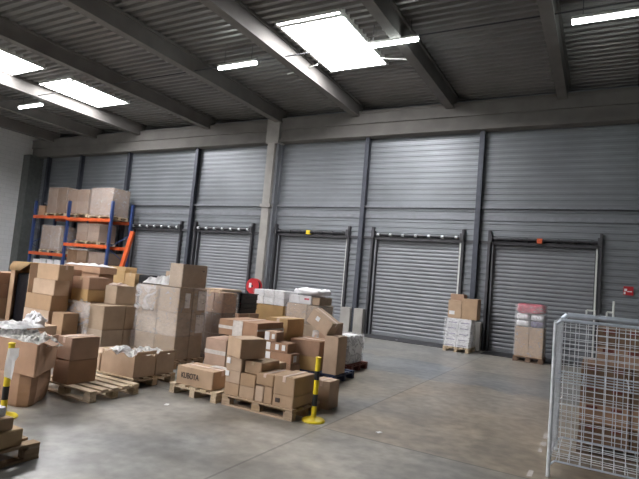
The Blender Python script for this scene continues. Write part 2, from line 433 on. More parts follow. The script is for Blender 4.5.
def film(x0,x1,y0,y1,z0,z1,label,m='film',pad=.018,top=False,seed=0,amp=.014):
    bm=bmesh.new()
    x0-=pad;x1+=pad;y0-=pad;y1+=pad
    nx,ny,nz_=10,10,12
    per=[]
    for i in range(nx): per.append((x0+(x1-x0)*i/nx,y0))
    for i in range(ny): per.append((x1,y0+(y1-y0)*i/ny))
    for i in range(nx): per.append((x1-(x1-x0)*i/nx,y1))
    for i in range(ny): per.append((x0,y1-(y1-y0)*i/ny))
    cx,cy=(x0+x1)/2,(y0+y1)/2
    rings=[]
    for k in range(nz_+1):
        z=z0+(z1-z0)*k/nz_; ring=[]
        for px,py in per:
            n=noise.noise((px*6+seed,py*6,z*5))
            d=Vector((px-cx,py-cy,0)).normalized()*(abs(n)*amp)
            ring.append(bm.verts.new((px+d.x-cx,py+d.y-cy,z+n*.01*(k in(0,nz_)) - z0)))
        rings.append(ring)
    for a,b in zip(rings,rings[1:]):
        for i in range(len(per)): bm.faces.new((a[i],a[(i+1)%len(per)],b[(i+1)%len(per)],b[i]))
    if top:
        bm.faces.new(rings[-1])
    o=link('stretch_film',bm,m,None,(cx,cy,z0),smooth=True)
    return tag(o,label,'film','stretch film around pallet loads')
def crumple(name,x0,x1,y0,y1,z,hgt,m,label,cat,seed=0,n=22,group=None,droop=0.,thick=.006,freq=9.,parent=None):
    bm=bmesh.new(); g=[]
    cx,cy=(x0+x1)/2,(y0+y1)/2
    for i in range(n+1):
        row=[]
        for j in range(n+1):
            u,v=i/n*2-1,j/n*2-1
            rr=max(abs(u),abs(v))
            x=(x0+x1)/2+u*(x1-x0)/2; y=(y0+y1)/2+v*(y1-y0)/2
            nn=noise.noise((x*freq+seed,y*freq,seed*1.7)); n3=noise.noise((x*freq*2.3,y*freq*2.3+seed,3.1))
            e=1-rr**4
            h=hgt*(.35*e+.65*e*abs(nn)*1.6+.35*e*n3)
            if droop and rr>.8: h-=droop*((rr-.8)/.2)*(.6+.8*abs(nn))
            sh=1+.08*n3
            row.append(bm.verts.new(((x-cx)*sh,(y-cy)*sh,max(h,-droop)+.004)))
        g.append(row)
    for i in range(n):
        for j in range(n): bm.faces.new((g[i][j],g[i+1][j],g[i+1][j+1],g[i][j+1]))
    ret=bmesh.ops.solidify(bm,geom=bm.faces[:],thickness=thick)
    if parent:
        o=link(name,bm,m,parent,(cx-parent.location.x,cy-parent.location.y,z-parent.location.z),smooth=False); return o
    o=link(name,bm,m,None,(cx,cy,z)); return tag(o,label,cat,group)
def bagmesh(w,d,h,seed=0,n=14):
    bm=bmesh.new(); bmesh.ops.create_uvsphere(bm,u_segments=24,v_segments=14,radius=1)
    for v in bm.verts:
        p=v.co.copy()
        for a in range(3): p[a]=math.copysign(abs(p[a])**.45,p[a])
        k=1+.05*noise.noise(p*3+Vector((seed,0,0)))+.09*noise.noise(p*1.7+Vector((0,seed,0)))
        v.co=Vector((p.x*w*k,p.y*d*k,(p.z*.5*k+.5)*h))
    return bm

def sheet(x0,x1,y,z0,z1,label,m,seed=0,amp=.03,n=18):
    bm=bmesh.new(); g=[]
    for i in range(n+1):
        row=[]
        for j in range(n+1):
            u,v=i/n,j/n; x=x0+(x1-x0)*u; z=z0+(z1-z0)*v
            a=noise.noise((x*8+seed,z*7,seed)); b=noise.noise((x*19,z*17+seed,2.))
            edge=.03*noise.noise((u*7+seed,v*7,5.))
            row.append(bm.verts.new((x-(x0+x1)/2+(edge if i in(0,n) else 0), -abs(a)*amp-abs(b)*amp*.5, z-z0+(edge*2 if j in(0,n) else 0))))
        g.append(row)
    for i in range(n):
        for j in range(n): bm.faces.new((g[i][j],g[i+1][j],g[i+1][j+1],g[i][j+1]))
    bmesh.ops.solidify(bm,geom=bm.faces[:],thickness=.002)
    return tag(link('hanging_film',bm,m,None,((x0+x1)/2,y,z0),smooth=True),label,'film','stretch film around pallet loads')
# ================================================================== front centre pallet (F)
gF='cartons on the front pallet by the yellow post'
pallet(-3.95,-2.95,-10.26,-9.60,'pale worn pallet under the front carton stack beside the yellow post','wood2')
P0=PH
carton(-3.25,-2.97,-10.23,-9.74,P0,.255,'low carton at the bottom right corner of the front pallet','card',tape=None,group=gF,decal=[('f',-.25,.5,.2,.35,'ink')])
carton(-3.25,-2.97,-10.23,-9.74,.255,.465,'taller carton on the right corner of the front pallet, nearest the yellow post','card',tape='y',tm='pinktape',group=gF)
carton(-3.375,-3.255,-10.23,-9.85,P0,.315,'narrow upright carton left of the bottom right corner carton, front pallet','card',tape=None,group=gF)
carton(-3.50,-3.38,-10.23,-9.85,P0,.305,'narrow upright carton in the middle of the front pallet bottom row','card',tape=None,group=gF)
carton(-3.50,-3.255,-10.23,-9.80,.318,.45,'flat carton on the two narrow upright cartons of the front pallet','card',tape='y',tm='pinktape',group=gF)
carton(-3.955,-3.73,-10.23,-9.85,P0,.27,'bottom left carton of the front pallet','card',tape=None,group=gF)
carton(-3.73,-3.505,-10.23,-9.85,P0,.265,'second carton from the left in the bottom row of the front pallet','card',tape=None,group=gF)
carton(-3.955,-3.73,-10.23,-9.85,.27,.415,'white-labelled carton second up in the left column of the front pallet','card',tape=None,group=gF,decal=[('f',-.38,.72,.24,.42)])
carton(-3.73,-3.505,-10.23,-9.85,.265,.41,'carton above the bottom row, left of the flat taped carton, front pallet','card',tape=None,group=gF)
carton(-3.72,-3.47,-10.18,-9.78,.412,.555,'carton just right below the turned cube carton of the front pallet','card',tape='y',group=gF)
carton(-3.955,-3.725,-10.23,-9.85,.416,.575,'third carton up in the left column, directly under the turned cube carton','card',tape=None,group=gF,decal=[('f',-.36,.7,.24,.42)])
carton(-3.96,-3.62,-10.25,-9.89,.577,.81,'plain cube carton turned askew on top of the front pallet stack','card',rot=math.radians(-24),tape=None,group=gF)
carton(-3.50,-2.99,-9.73,-9.60,P0,.42,'carton at the back of the front pallet, behind the corner carton','card',group=gF)
carton(-3.955,-3.51,-9.83,-9.55,P0,.50,'back row carton of the front pallet, hidden behind the left column','card',group=gF)
# small carton on the floor behind the yellow post
carton(-3.14,-2.89,-9.50,-9.22,0,.345,'small carton standing on the bare floor behind the yellow post','card',tm='pinktape',tape='y',cat='box')

# ---- yellow and black post
def stanchion(x,y,label,paper=False):
    r=empty('barrier_post',(x,y,0)); tag(r,label,'post','yellow and black barrier posts')
    bm=bmesh.new(); lathe(bm,[(.13,0),(.135,.01),(.12,.025),(.07,.04),(.035,.05),(.029,.065)],28); link('base',bm,'yellow',r,smooth=False)
    zs=[(.05,.17,'yellow'),(.17,.30,'black'),(.30,.46,'yellow'),(.46,.56,'black'),(.56,.70,'yellow')]
    for a,b,c in zs:
        bm=bmesh.new(); rod(bm,(0,0,a),(0,0,b),.029,16); link('pole_band',bm,c,r)
    bm=bmesh.new(); lathe(bm,[(.029,.70),(.034,.705),(.034,.715),(.015,.722)],16); link('cap',bm,'yellow',r)
    return r
stanchion(-2.79,-10.05,'yellow and black barrier post on a round yellow base, beside the front cartons')
s2=stanchion(-5.03,-12.24,'yellow and black barrier post with a paper sheet, before the big open carton')
bm=bmesh.new()
for i in range(6):
    z0=.66-.26*i/5
    pass
g=[]
for i in range(7):
    row=[]
    for j in range(4):
        row.append(bm.verts.new((.0+.115*j/3, -.03-.012*math.sin(j*1.3+i*.4)+.01*j*(i<2), .665-.045*i+.012*j*(i==0)-.006*j)))
    g.append(row)
for i in range(6):
    for j in range(3): bm.faces.new((g[i][j],g[i+1][j],g[i+1][j+1],g[i][j+1]))
bmesh.ops.solidify(bm,geom=bm.faces[:],thickness=.003)
tag(link('paper_sheet',bm,'paper',None,(-5.03,-12.24,0)),'white paper sheet taped to the barrier post before the big open carton','paper')

# ================================================================== G: single printed carton
pallet(-4.78,-4.01,-10.29,-9.32,'light pallet carrying the printed long carton','wood',turn=True)
gb=carton(-4.72,-4.12,-10.25,-9.88,PH,.35,'long carton with dark lettering, alone on the light pallet','card',tape='x',tm='pinktape')
fc=bpy.data.curves.new('printed_lettering','FONT'); fc.body='KUBOTA'; fc.size=.098; fc.align_x='CENTER'; fc.align_y='CENTER'; fc.extrude=.0015; fc.offset=.002
to=bpy.data.objects.new('printed_lettering',fc); COL.objects.link(to); fc.materials.append(M['ink'])
bpy.context.view_layer.update()
dg=bpy.context.evaluated_depsgraph_get(); me=bpy.data.meshes.new_from_object(to.evaluated_get(dg)); bpy.data.objects.remove(to)
to=bpy.data.objects.new('printed_lettering',me); COL.objects.link(to); to.parent=gb; to.location=(-.055,-.206,.118); to.rotation_euler=(math.pi/2,0,0); to.scale=(.74,1,1)
bm=bmesh.new(); bx(bm,.02,.30,.07,.19,.2245,.229); link('clear_tape_strip',bm,'cleartape',gb)

# ================================================================== L1: half empty pallet with tall carton
pallet(-5.95,-4.94,-11.34,-10.64,'half-empty pale pallet sticking out past the tall twin cartons','wood')
carton(-5.66,-5.37,-11.33,-10.94,PH,.40,'lower carton of the twin pair on the half-empty pale pallet','cardR',tape=None)
carton(-5.66,-5.37,-11.33,-10.94,.40,.665,'upper carton of the twin pair on the half-empty pale pallet, pale top','cardR',tape='y',tm='pinktape')
# ================================================================== L2: open torn boxes
pallet(-6.25,-5.16,-10.54,-9.80,'pallet under the torn open cartons of packing scraps','wood')
def open_box(x0,x1,y0,y1,z0,z1,label,m='card',tear=.04,seed=0,flaps=(),inside='trash',fill=.8,t=.012,name='open_cardboard_box',group=None,hump=.08,filln='packing_scraps'):
    cx,cy=(x0+x1)/2,(y0+y1)/2; w,d,h=(x1-x0)/2-.003,(y1-y0)/2-.003,z1-z0
    r=empty(name,(cx,cy,z0)); tag(r,label,'box',group)
    def panel(p,q,nm):
        bm=bmesh.new(); n=14; pa=[];
        p=Vector(p);q=Vector(q); nrm=Vector((-(q-p).y,(q-p).x)).normalized()*t
        f=[];b=[]
        for i in range(n+1):
            c=p+(q-p)*i/n
            hh=h-max(0,tear*(noise.noise((c.x*9+seed,c.y*9,seed*2.1))+.15)*(1 if 0<i<n else 0))
            f.append((bm.verts.new((c.x,c.y,0)),bm.verts.new((c.x,c.y,hh))))
            c2=c+nrm; b.append((bm.verts.new((c2.x,c2.y,0)),bm.verts.new((c2.x,c2.y,hh))))
        for i in range(n):
            bm.faces.new((f[i][0],f[i+1][0],f[i+1][1],f[i][1])); bm.faces.new((b[i][1],b[i+1][1],b[i+1][0],b[i][0]))
            bm.faces.new((f[i][1],f[i+1][1],b[i+1][1],b[i][1])); bm.faces.new((f[i+1][0],f[i][0],b[i][0],b[i+1][0]))
        bm.faces.new((f[0][0],f[0][1],b[0][1],b[0][0])); bm.faces.new((f[n][1],f[n][0],b[n][0],b[n][1]))
        bmesh.ops.recalc_face_normals(bm,faces=bm.faces)
        return link(nm,bm,m,r)
    panel((-w,-d),(w,-d),'side_panel'); panel((w,-d+t),(w,d-t),'side_panel'); panel((w,d),(-w,d),'side_panel'); panel((-w,d-t),(-w,-d+t),'side_panel')
    link('bottom_panel',box_bm(-w+t,w-t,-d+t,d-t,0,.01),m,r)
    for side,ang,ln in flaps:
        bm=bmesh.new()
        if side=='l': bx(bm,-.005,.005,-d+.02,d-.02,0,ln); mt=Matrix.Translation((-w,0,h-.005))@Matrix.Rotation(-ang,4,'Y')
        if side=='r': bx(bm,-.005,.005,-d+.02,d-.02,0,ln); mt=Matrix.Translation((w,0,h-.005))@Matrix.Rotation(ang,4,'Y')
        if side=='f': bx(bm,-w+.02,w-.02,-.005,.005,0,ln); mt=Matrix.Translation((0,-d,h-.005))@Matrix.Rotation(ang,4,'X')
        if side=='b': bx(bm,-w+.02,w-.02,-.005,.005,0,ln); mt=Matrix.Translation((0,d,h-.005))@Matrix.Rotation(-ang,4,'X')
        bmesh.ops.transform(bm,matrix=mt,verts=bm.verts); link('flap',bm,m,r)
    if inside:
        c=crumple(filln,cx-w+.02,cx+w-.02,cy-d+.02,cy+d-.02,z0+h*fill,hump,inside,None,None,seed=seed,parent=r,freq=14)
        c['kind']='stuff'
    return r
open_box(-5.83,-5.20,-10.52,-10.15,PH,.42,'torn open carton of scraps at the front corner of its pallet','card',tear=.10,seed=3,flaps=[('r',.5,.05)],group='open cartons of scraps',hump=.10)
open_box(-5.83,-5.20,-10.14,-9.80,PH,.41,'open carton of scraps behind the torn one on the same pallet','cardG',tear=.07,seed=5,flaps=[('r',.7,.05)],group='open cartons of scraps',hump=.09)
o=crumple('crumpled_film',-5.72,-5.50,-10.50,-10.30,.43,.07,'crumple','white crumpled film bulging out of the torn open carton','film',seed=4)
carton(-6.24,-5.85,-10.52,-9.82,PH,.36,'low carton beside the torn open carton, behind the twin pair','card')

# ================================================================== P: film wrapped stack
gP='cartons in the film-wrapped tall stack'
pallet(-6.74,-5.78,-9.22,-8.52,'pallet under the tall film-wrapped carton stack','wood2')
zz=[PH,.50,.87,1.265]
for k in range(3):
    h='bottom middle top'.split()[k]
    a=carton(-6.72,-6.27,-9.19,-8.87,zz[k],zz[k+1],'wrapped carton in the %s layer, front left of the film-wrapped stack'%h,'cardG',tape=None,group=gP)
    carton(-6.27,-5.82,-9.19,-8.87,zz[k],zz[k+1],'wrapped carton in the %s layer, front corner of the film-wrapped stack'%h,['cardG','cardG','cardG'][k],tape=None,group=gP,decal=[('r',.1,.5,.35,.6,'paper')] if k==2 else None)
    carton(-6.27,-5.82,-8.87,-8.55,zz[k],zz[k+1],'wrapped carton in the %s layer, rear right of the film-wrapped stack'%h,'cardG',tape=None,group=gP,decal=[('r',.15,.5,.6,.8)] if k>=1 else None)
    carton(-6.72,-6.27,-8.87,-8.55,zz[k],zz[k+1],'wrapped carton in the %s layer, rear left of the film-wrapped stack'%h,'cardG',tape=None,group=gP)
sheet(-6.74,-6.28,-9.245,.86,1.27,'whitish film doubled over the top left corner of the tall stack','filmW',seed=18,amp=.02)
film(-6.72,-5.82,-9.19,-8.55,.50,1.275,'shiny stretch film around the upper layers of the tall stack','film',seed=1,amp=.02)
film(-6.74,-5.80,-9.21,-8.53,.15,.52,'dull stretch film around the foot of the tall stack','filmthin',seed=2,pad=.03)
tb=carton(-6.13,-5.84,-9.15,-8.57,1.275,1.655,'lone printed carton on top of the tall film-wrapped stack','cardG',tape=None)
bm=bmesh.new()
bx(bm,.137,.1435,-.20,-.17,.27,.305)
for i in range(6): bx(bm,.137,.1435,-.04+.045*i,-.01+.045*i,.27,.295)
bx(bm,.137,.1435,-.18,-.09,.15,.163)
for i in range(8): bx(bm,.137,.1435,-.05+.034*i,-.03+.034*i,.15,.166)
for i in range(5): bx(bm,.137,.1435,.0+.04*i,.028+.04*i,.20,.214)
link('printed_marking',bm,'ink',tb)
film(-6.13,-5.84,-9.15,-8.57,1.28,1.65,'thin clear film round the lone printed carton','filmthin',seed=9,pad=.012)
crumple('crumpled_film',-6.72,-6.17,-9.16,-8.60,1.285,.17,'crumple','white crumpled plastic sheet heaped on the tall stack beside its top carton','film',seed=8,droop=.0)

# ================================================================== Q: dark wrapped stack
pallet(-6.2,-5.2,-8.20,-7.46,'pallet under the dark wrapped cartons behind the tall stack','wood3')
gQ='dark wrapped cartons'
for k,(a,b) in enumerate([(PH,.5),(.5,.86),(.86,1.215)]):
    for j,(u,v) in enumerate([(-6.17,-5.97),(-5.97,-5.76)]):
        carton(u,v,-8.18,-7.80,a,b,'dark wrapped carton, %s layer, %s column beside the tall stack'%(['lowest','middle','top'][k],['hidden','open'][j]),'cardD' if k<2 else 'cardR',tape='y' if k==2 else None,group=gQ)
film(-6.17,-5.76,-8.18,-7.8,.2,1.2,'creased film around the dark wrapped cartons','film',seed=5)
carton(-5.46,-5.18,-8.16,-7.72,PH,.47,'film-banded carton at the foot of the dark wrapped stack','cardR',tape=None,decal=[('f',0,.55,1.0,.16,'cleartape')])
# T: trays and low cartons further back
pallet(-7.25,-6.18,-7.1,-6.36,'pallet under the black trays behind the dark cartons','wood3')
carton(-7.2,-6.72,-7.08,-6.40,PH,.62,'lower brown carton behind the dark wrapped stack','cardR')
carton(-6.71,-6.22,-7.08,-6.40,PH,.78,'lower brown carton under the black trays','cardR')
carton(-7.2,-6.72,-7.08,-6.40,.62,1.22,'rough brown carton left of the black trays','card',tape='y')
for k in range(4):
    bm=bmesh.new(); z=.0
    for (a,b,c,d) in ((-.2,.2,-.28,-.26),(-.2,.2,.26,.28),(-.2,-.18,-.28,.28),(.18,.2,-.28,.28)): bx(bm,a,b,c,d,0,.095)
    bx(bm,-.2,.2,-.28,.28,0,.012); bx(bm,-.215,.215,-.295,-.255,.08,.098); bx(bm,.175,.215,-.295,.295,.08,.098)
    tag(link('plastic_tray',bm,'black',None,(-6.47+.01*(k%2),-6.74,.782+.1*k)),'black plastic tray, %s of the stack left of the bagged white cartons'%['lowest','second','third','topmost'][k],'tray','stacked black trays')
# S: white bagged cartons
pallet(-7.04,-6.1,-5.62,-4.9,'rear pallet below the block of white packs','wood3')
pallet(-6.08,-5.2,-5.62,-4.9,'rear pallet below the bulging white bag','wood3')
gS='packs on the rear pallets'
carton(-7.0,-6.12,-5.60,-4.95,PH,.55,'lowest rear carton under the block of white packs','card',group=gS)
carton(-6.95,-6.15,-5.60,-4.95,.55,.93,'brown carton directly under the block of white packs','cardY',tape=None,group=gS)
for k in range(2):
    for j in range(3):
        a=-6.99+j*.28
        carton(a,a+.275,-5.58,-5.0,.932+.165*k,1.095+.165*k,'white pack, %s layer, %s in the rear white block'%(['lower','upper'][k],['outer left','middle','inner right'][j]),'white_carton',tape=None,group='white packs in the rear block')
film(-6.99,-6.16,-5.58,-5.0,.94,1.26,'clear film around the rear block of white packs','filmthin',seed=12)
carton(-6.06,-5.22,-5.60,-4.95,PH,.60,'lowest rear carton under the bulging white bag','cardG',group=gS)
carton(-6.06,-5.55,-5.60,-4.95,.60,1.03,'film-dulled brown carton below the bulging white bag','card',tape=None,group=gS)
carton(-5.54,-5.24,-5.60,-4.95,.60,1.02,'grey wrapped carton below the bag end, beside the tilted carton','cardG',tape=None,group=gS)
film(-6.06,-5.24,-5.6,-4.95,.62,1.03,'hazy film around the cartons below the bulging white bag','film',seed=14)
for j,(a,b) in enumerate([(-6.04,-5.76),(-5.76,-5.46)]):
    carton(a,b,-5.58,-5.0,1.034,1.21+.01*j,'white pack under the bulging bag, %s in the rear stack'%['beside the white block','toward the tilted carton'][j],'white_carton',tape=None,group='white packs in the rear block',decal=[('f',.1,.6,.4,.2,'pink' if j else 'film')] if j else None)
carton(-5.45,-5.26,-5.58,-5.0,1.034,1.20,'grey film-wrapped pack below the tip of the bulging bag','cardG',tape=None)
bm=bmesh.new(); bmesh.ops.create_icosphere(bm,subdivisions=4,radius=1)
for v in bm.verts:
    p=v.co.copy()
    for a in range(3): p[a]=math.copysign(abs(p[a])**.6,p[a])
    k=1+.16*noise.noise(v.co*1.6+Vector((5,2,0)))+.07*noise.noise(v.co*5)
    v.co=Vector((p.x*.39*k,p.y*.28*k,(p.z*.5*k+.5)*(.15+.06*noise.noise(v.co*2.3))))
tag(link('white_bag',bm,'bag',None,(-5.62,-5.28,1.222),smooth=True),'bulging white bag lying flat on top of the rear stack','bag')

# ================================================================== middle pallets
pallet(-5.35,-4.35,-8.95,-8.2,'pallet under the striped-tape carton behind the front stack','wood2')
carton(-5.42,-5.0,-8.93,-8.45,PH,.54,'film-striped carton left behind the turned cube carton','cardR',tape=None,decal=[('f',0,.5,1.0,.15,'cleartape')])
carton(-5.0,-4.42,-8.92,-8.30,PH,.62,'lower carton of the stack behind the turned cube carton','cardG')
carton(-5.20,-4.46,-8.92,-8.20,.622,.86,'wide carton banded with clear tape, behind and above the turned cube carton','cardR',tape='y',tm='pinktape',decal=[('f',.0,.5,.25,1.0,'cleartape'),('f',-.3,.5,.4,.2,'cleartape'),('r',0,.55,1.0,.12,'cleartape')])
# label boxes
pallet(-4.30,-3.55,-9.30,-8.68,'pallet under the white-labelled small cartons','wood2')
carton(-4.12,-3.62,-9.26,-9.0,PH,.41,'lowest wide carton under the white-labelled small cartons','cardR',tape=None)
carton(-4.08,-3.63,-9.25,-9.02,.412,.555,'labelled carton, bottom of the small white-labelled three','cardR',tape=None,decal=[('f',-.38,.5,.2,.8),('r',-.1,.5,.3,.6)])
carton(-4.09,-3.70,-9.25,-9.02,.557,.685,'labelled carton, middle of the small white-labelled three','cardR',tape=None,decal=[('f',-.36,.5,.22,.8),('f',.05,.5,.14,.6),('f',.33,.5,.14,.6)])
carton(-4.10,-3.90,-9.25,-9.05,.687,.82,'labelled carton, top of the small white-labelled three','cardR',tape=None,decal=[('f',-.28,.5,.38,.85),('f',.25,.5,.25,.5)])
# orange-brown carton
pallet(-5.05,-4.53,-8.12,-7.40,'pallet behind the white-labelled small cartons','wood2')
carton(-5.0,-4.53,-8.05,-7.50,PH,.56,'carton under the ochre carton with one label','cardY',tape=None)
carton(-4.87,-4.48,-8.05,-7.50,.562,.90,'ochre carton with one white label, behind the labelled three','cardY',tape='y',tm='pinktape',decal=[('f',.22,.35,.2,.38)])
# M: blue pallet
pallet(-4.50,-3.58,-7.98,-7.24,'blue painted pallet under the tall narrow carton','bluewood')
carton(-4.44,-3.93,-7.95,-7.45,PH,.345,'yellowish carton on the blue pallet, under the red-brown one','cardY',tape=None)
carton(-4.46,-3.90,-7.96,-7.42,.347,.60,'wide red-brown carton on the blue pallet, behind the yellow post top','cardR',tape='x',tm='pinktape')
carton(-3.83,-3.58,-7.95,-7.62,PH,.72,'tall narrow carton standing at the right end of the blue pallet','card',tape=None)
carton(-4.34,-4.02,-7.21,-6.9,.0,.86,'small carton peeping out under the raised end of the tilted carton','cardR',tape=None)
# tilted carton
carton(-4.24,-3.80,-7.93,-7.63,.80,1.05,'carton tilted steeply on the tall narrow carton above the blue pallet','card',tape='x',tm='pinktape',tilt=math.radians(29),decal=[('f',-.12,.62,.16,.28)])
# R: red pallet
pallet(-4.72,-3.82,-6.85,-6.12,'dull red pallet behind the blue pallet','redwood')
carton(-4.65,-4.25,-6.82,-6.20,PH,.60,'hidden carton on the dull red pallet','card',tape=None)
carton(-4.25,-3.92,-6.82,-6.20,PH,.62,'film-wrapped grey load on the end of the dull red pallet','white_carton',tape=None)
film(-4.65,-3.92,-6.82,-6.2,.13,.64,'cloudy film around the load on the dull red pallet','filmW',seed=21)

# ================================================================== L3: big left pile
gL='cartons in the big left pile'
pallet(-7.72,-6.80,-9.78,-8.92,'pallet under the big broad cartons of the left pile','wood2')
for a,b,n in [(PH,.50,'lower'),(.50,.885,'upper')]:
    carton(-7.30,-6.83,-9.75,-9.33,a,b,'%s broad carton at the front corner of the left pile'%n,'cardG',tape=None,group=gL)
    carton(-7.30,-6.83,-9.33,-8.93,a,b-.005,'%s broad carton at the rear of the left pile, touching the wrapped stack'%n,'cardG',tape=None,group=gL)
    carton(-7.72,-7.30,-9.75,-8.95,a,b+.01,'%s broad carton in the middle of the left pile, behind draped film'%n,'card',tape=None,group=gL)
carton(-7.76,-7.33,-9.70,-9.30,.90,1.10,'lower of two cartons standing on the broad cartons','cardY',tape=None,group=gL)
carton(-7.76,-7.33,-9.70,-9.30,1.10,1.30,'upper of two cartons standing on the broad cartons','cardR',tape='y',group=gL)
carton(-7.28,-6.99,-9.42,-8.98,.888,1.195,'grey-brown carton standing alone at the rear of the broad cartons','cardG',tape=None,group=gL)
crumple('crumpled_film',-7.25,-7.02,-9.40,-9.15,1.20,.05,'pinktape','pale pink wad lying on the lone grey-brown carton','film',seed=31,n=12)
sheet(-7.74,-7.12,-9.775,.30,.92,'torn glossy film hanging over the front of the left pile','filmW',seed=33,amp=.035)
# W tall column
pallet(-8.32,-7.40,-10.16,-9.81,'pallet under the tall uneven column of the left pile','wood2')
L_=[(PH,.46,-8.32,-7.62,'lowest','card'),(.46,.72,-8.33,-7.66,'second','card'),(.72,.97,-8.32,-7.64,'third','card'),(.97,1.215,-8.17,-7.60,'fourth','card'),(1.215,1.465,-8.10,-7.54,'topmost','card')]
for a,b,u,v,n,mm in L_:
    carton(u,v,-10.12,-9.85+.04*(n=='third'),a,b,'%s carton in the uneven column at the left of the pile'%n,mm,tape='x' if n=='topmost' else None,tm='pinktape',group=gL)
carton(-7.60,-7.32,-10.10,-9.82,PH,.44,'lowest carton in the inner column of the left pile, behind draped film','card',tape=None,group=gL)
carton(-7.60,-7.32,-10.10,-9.82,.44,.72,'topmost carton in the inner column of the left pile, behind draped film','card',tape=None,group=gL)
carton(-8.15,-7.80,-9.80,-9.50,0,.9,'tall carton hidden behind the uneven column','card',tape=None,group=gL)
carton(-8.20,-7.80,-9.80,-9.50,.902,1.40,'carton behind the topmost carton of the uneven column','cardR',tape=None,group=gL)
# further row behind
pallet(-9.5,-8.4,-8.7,-7.95,'pallet behind the left pile under a broad flat carton','wood3')
carton(-9.45,-8.45,-8.65,-8.3,PH,.70,'lower rear carton behind the left pile','cardR',tape=None,group=gL)
carton(-9.45,-8.45,-8.65,-8.3,.70,1.33,'upper rear carton behind the left pile','cardR',tape=None,group=gL)
carton(-9.5,-8.4,-8.68,-8.28,1.332,1.46,'broad flat carton topping the rear of the left pile, covered with pale film','cardR',tape=None,group=gL)
crumple('crumpled_film',-9.5,-8.42,-8.68,-8.28,1.464,.05,'crumple','pale film sheet spread over the broad flat rear carton','film',seed=36,droop=.0)
# rear beige cartons and black gap
pallet(-10.15,-9.3,-7.2,-6.45,'pallet under the beige cartons behind the left pile','wood3')
carton(-10.05,-9.15,-7.15,-6.8,PH,.9,'lower beige carton far behind the left pile','cardY',tape=None)
carton(-10.05,-9.5,-7.15,-6.8,.902,1.41,'beige carton with raised flaps behind the left pile','cardY',tape='x')
carton(-9.49,-9.15,-7.15,-6.8,.902,1.36,'second beige carton nearer the black bundle','cardY',tape='y')
carton(-10.1,-9.5,-7.12,-6.8,1.412,1.49,'flat beige carton lying on the beige carton with flaps','cardY',tape=None)
bm=box_bm(-.17,.17,-.2,.2,0,1.36,bev=.04)
tag(link('black_bundle',bm,'blackbag',None,(-8.93,-6.9,0)),'black wrapped bundle between the beige cartons and the wrapped stack','bundle')
carton(-9.4,-8.75,-6.0,-5.5,.0,1.47,'tall brown carton behind the black bundle','card',tape='x')
# open tall carton X1
r=open_box(-8.92,-8.42,-10.05,-9.62,.0,1.44,'tall carton open at the front with black film inside, at the far left','card',tear=.0,seed=41,flaps=[],inside=None)
for c in list(r.children):
    if c.name.startswith('side_panel') and min(v.co.y for v in c.data.vertices)<-.2 and max(v.co.y for v in c.data.vertices)<-.15:
        bpy.data.objects.remove(c)
bm=bmesh.new(); bx(bm,-.248,-.13,-.225,-.212,0,1.44); link('front_panel',bm,'card',r)
bm=bmesh.new()
pr=[]
for i in range(9):
    t=i/8; pr.append((-.215-.05*math.sin(t*2.2), 1.44-.14*t+.0*t))
vs=[]
for (y,z) in pr:
    vs.append((bm.verts.new((-.24,y,z)),bm.verts.new((.25-.22*((1.44-z)/.14)**2,y,z))))
for p_,q_ in zip(vs,vs[1:]): bm.faces.new((p_[0],p_[1],q_[1],q_[0]))
bmesh.ops.solidify(bm,geom=bm.faces[:],thickness=.008); link('flap',bm,'cardY',r)
link('top_panel',box_bm(-.245,.245,-.21,.21,1.435,1.45),'cardY',r)
tag(link('black_bundle',box_bm(-.19,.2,-.17,.15,0,1.25,bev=.05),'blackbag',None,(-8.66,-9.82,.012)),'black film bundle filling the tall open carton','bundle')
# far-left cartons
pallet(-9.75,-8.95,-10.3,-9.55,'pallet under the cartons at the left edge','wood3')
for a,b,n,mm in [(PH,.45,'lowest','cardG'),(.45,.80,'second','card'),(.80,1.05,'third','cardR'),(1.05,1.24,'topmost','cardR')]:
    carton(-9.72,-8.98,-10.25,-9.6,a,b,'%s carton of the stack at the left edge of the photo'%n,mm,tape='y' if n=='topmost' else None,tm='pinktape')
carton(-9.22,-8.97,-10.5,-10.28,0,1.06,'slim red-brown carton before the left edge stack','cardR',tape='x',tm='pinktape')
# low cartons between the left pile and the scrap bin
carton(-7.6,-7.0,-11.0,-10.4,0,.58,'low carton behind the big open carton of shredded paper','card',tape='x')
carton(-8.5,-7.7,-11.0,-10.4,0,.52,'wide low carton further left behind the big open carton','cardD',tape='x')
bm=bmesh.new(); bmesh.ops.create_icosphere(bm,subdivisions=4,radius=1)
for v in bm.verts:
    p=v.co.copy(); k=1+.45*noise.noise(p*2.2+Vector((3,1,0)))+.18*noise.noise(p*6)
    w_=1-.35*max(0,p.z); v.co=Vector((p.x*.16*k*w_,p.y*.12*k*w_,max(0,(p.z*k*.5+.5))*.21))
tag(link('white_bag',bm,'bag',None,(-6.95,-10.8,.582),smooth=False),'white plastic bag standing on the low carton behind the shredded paper','bag')
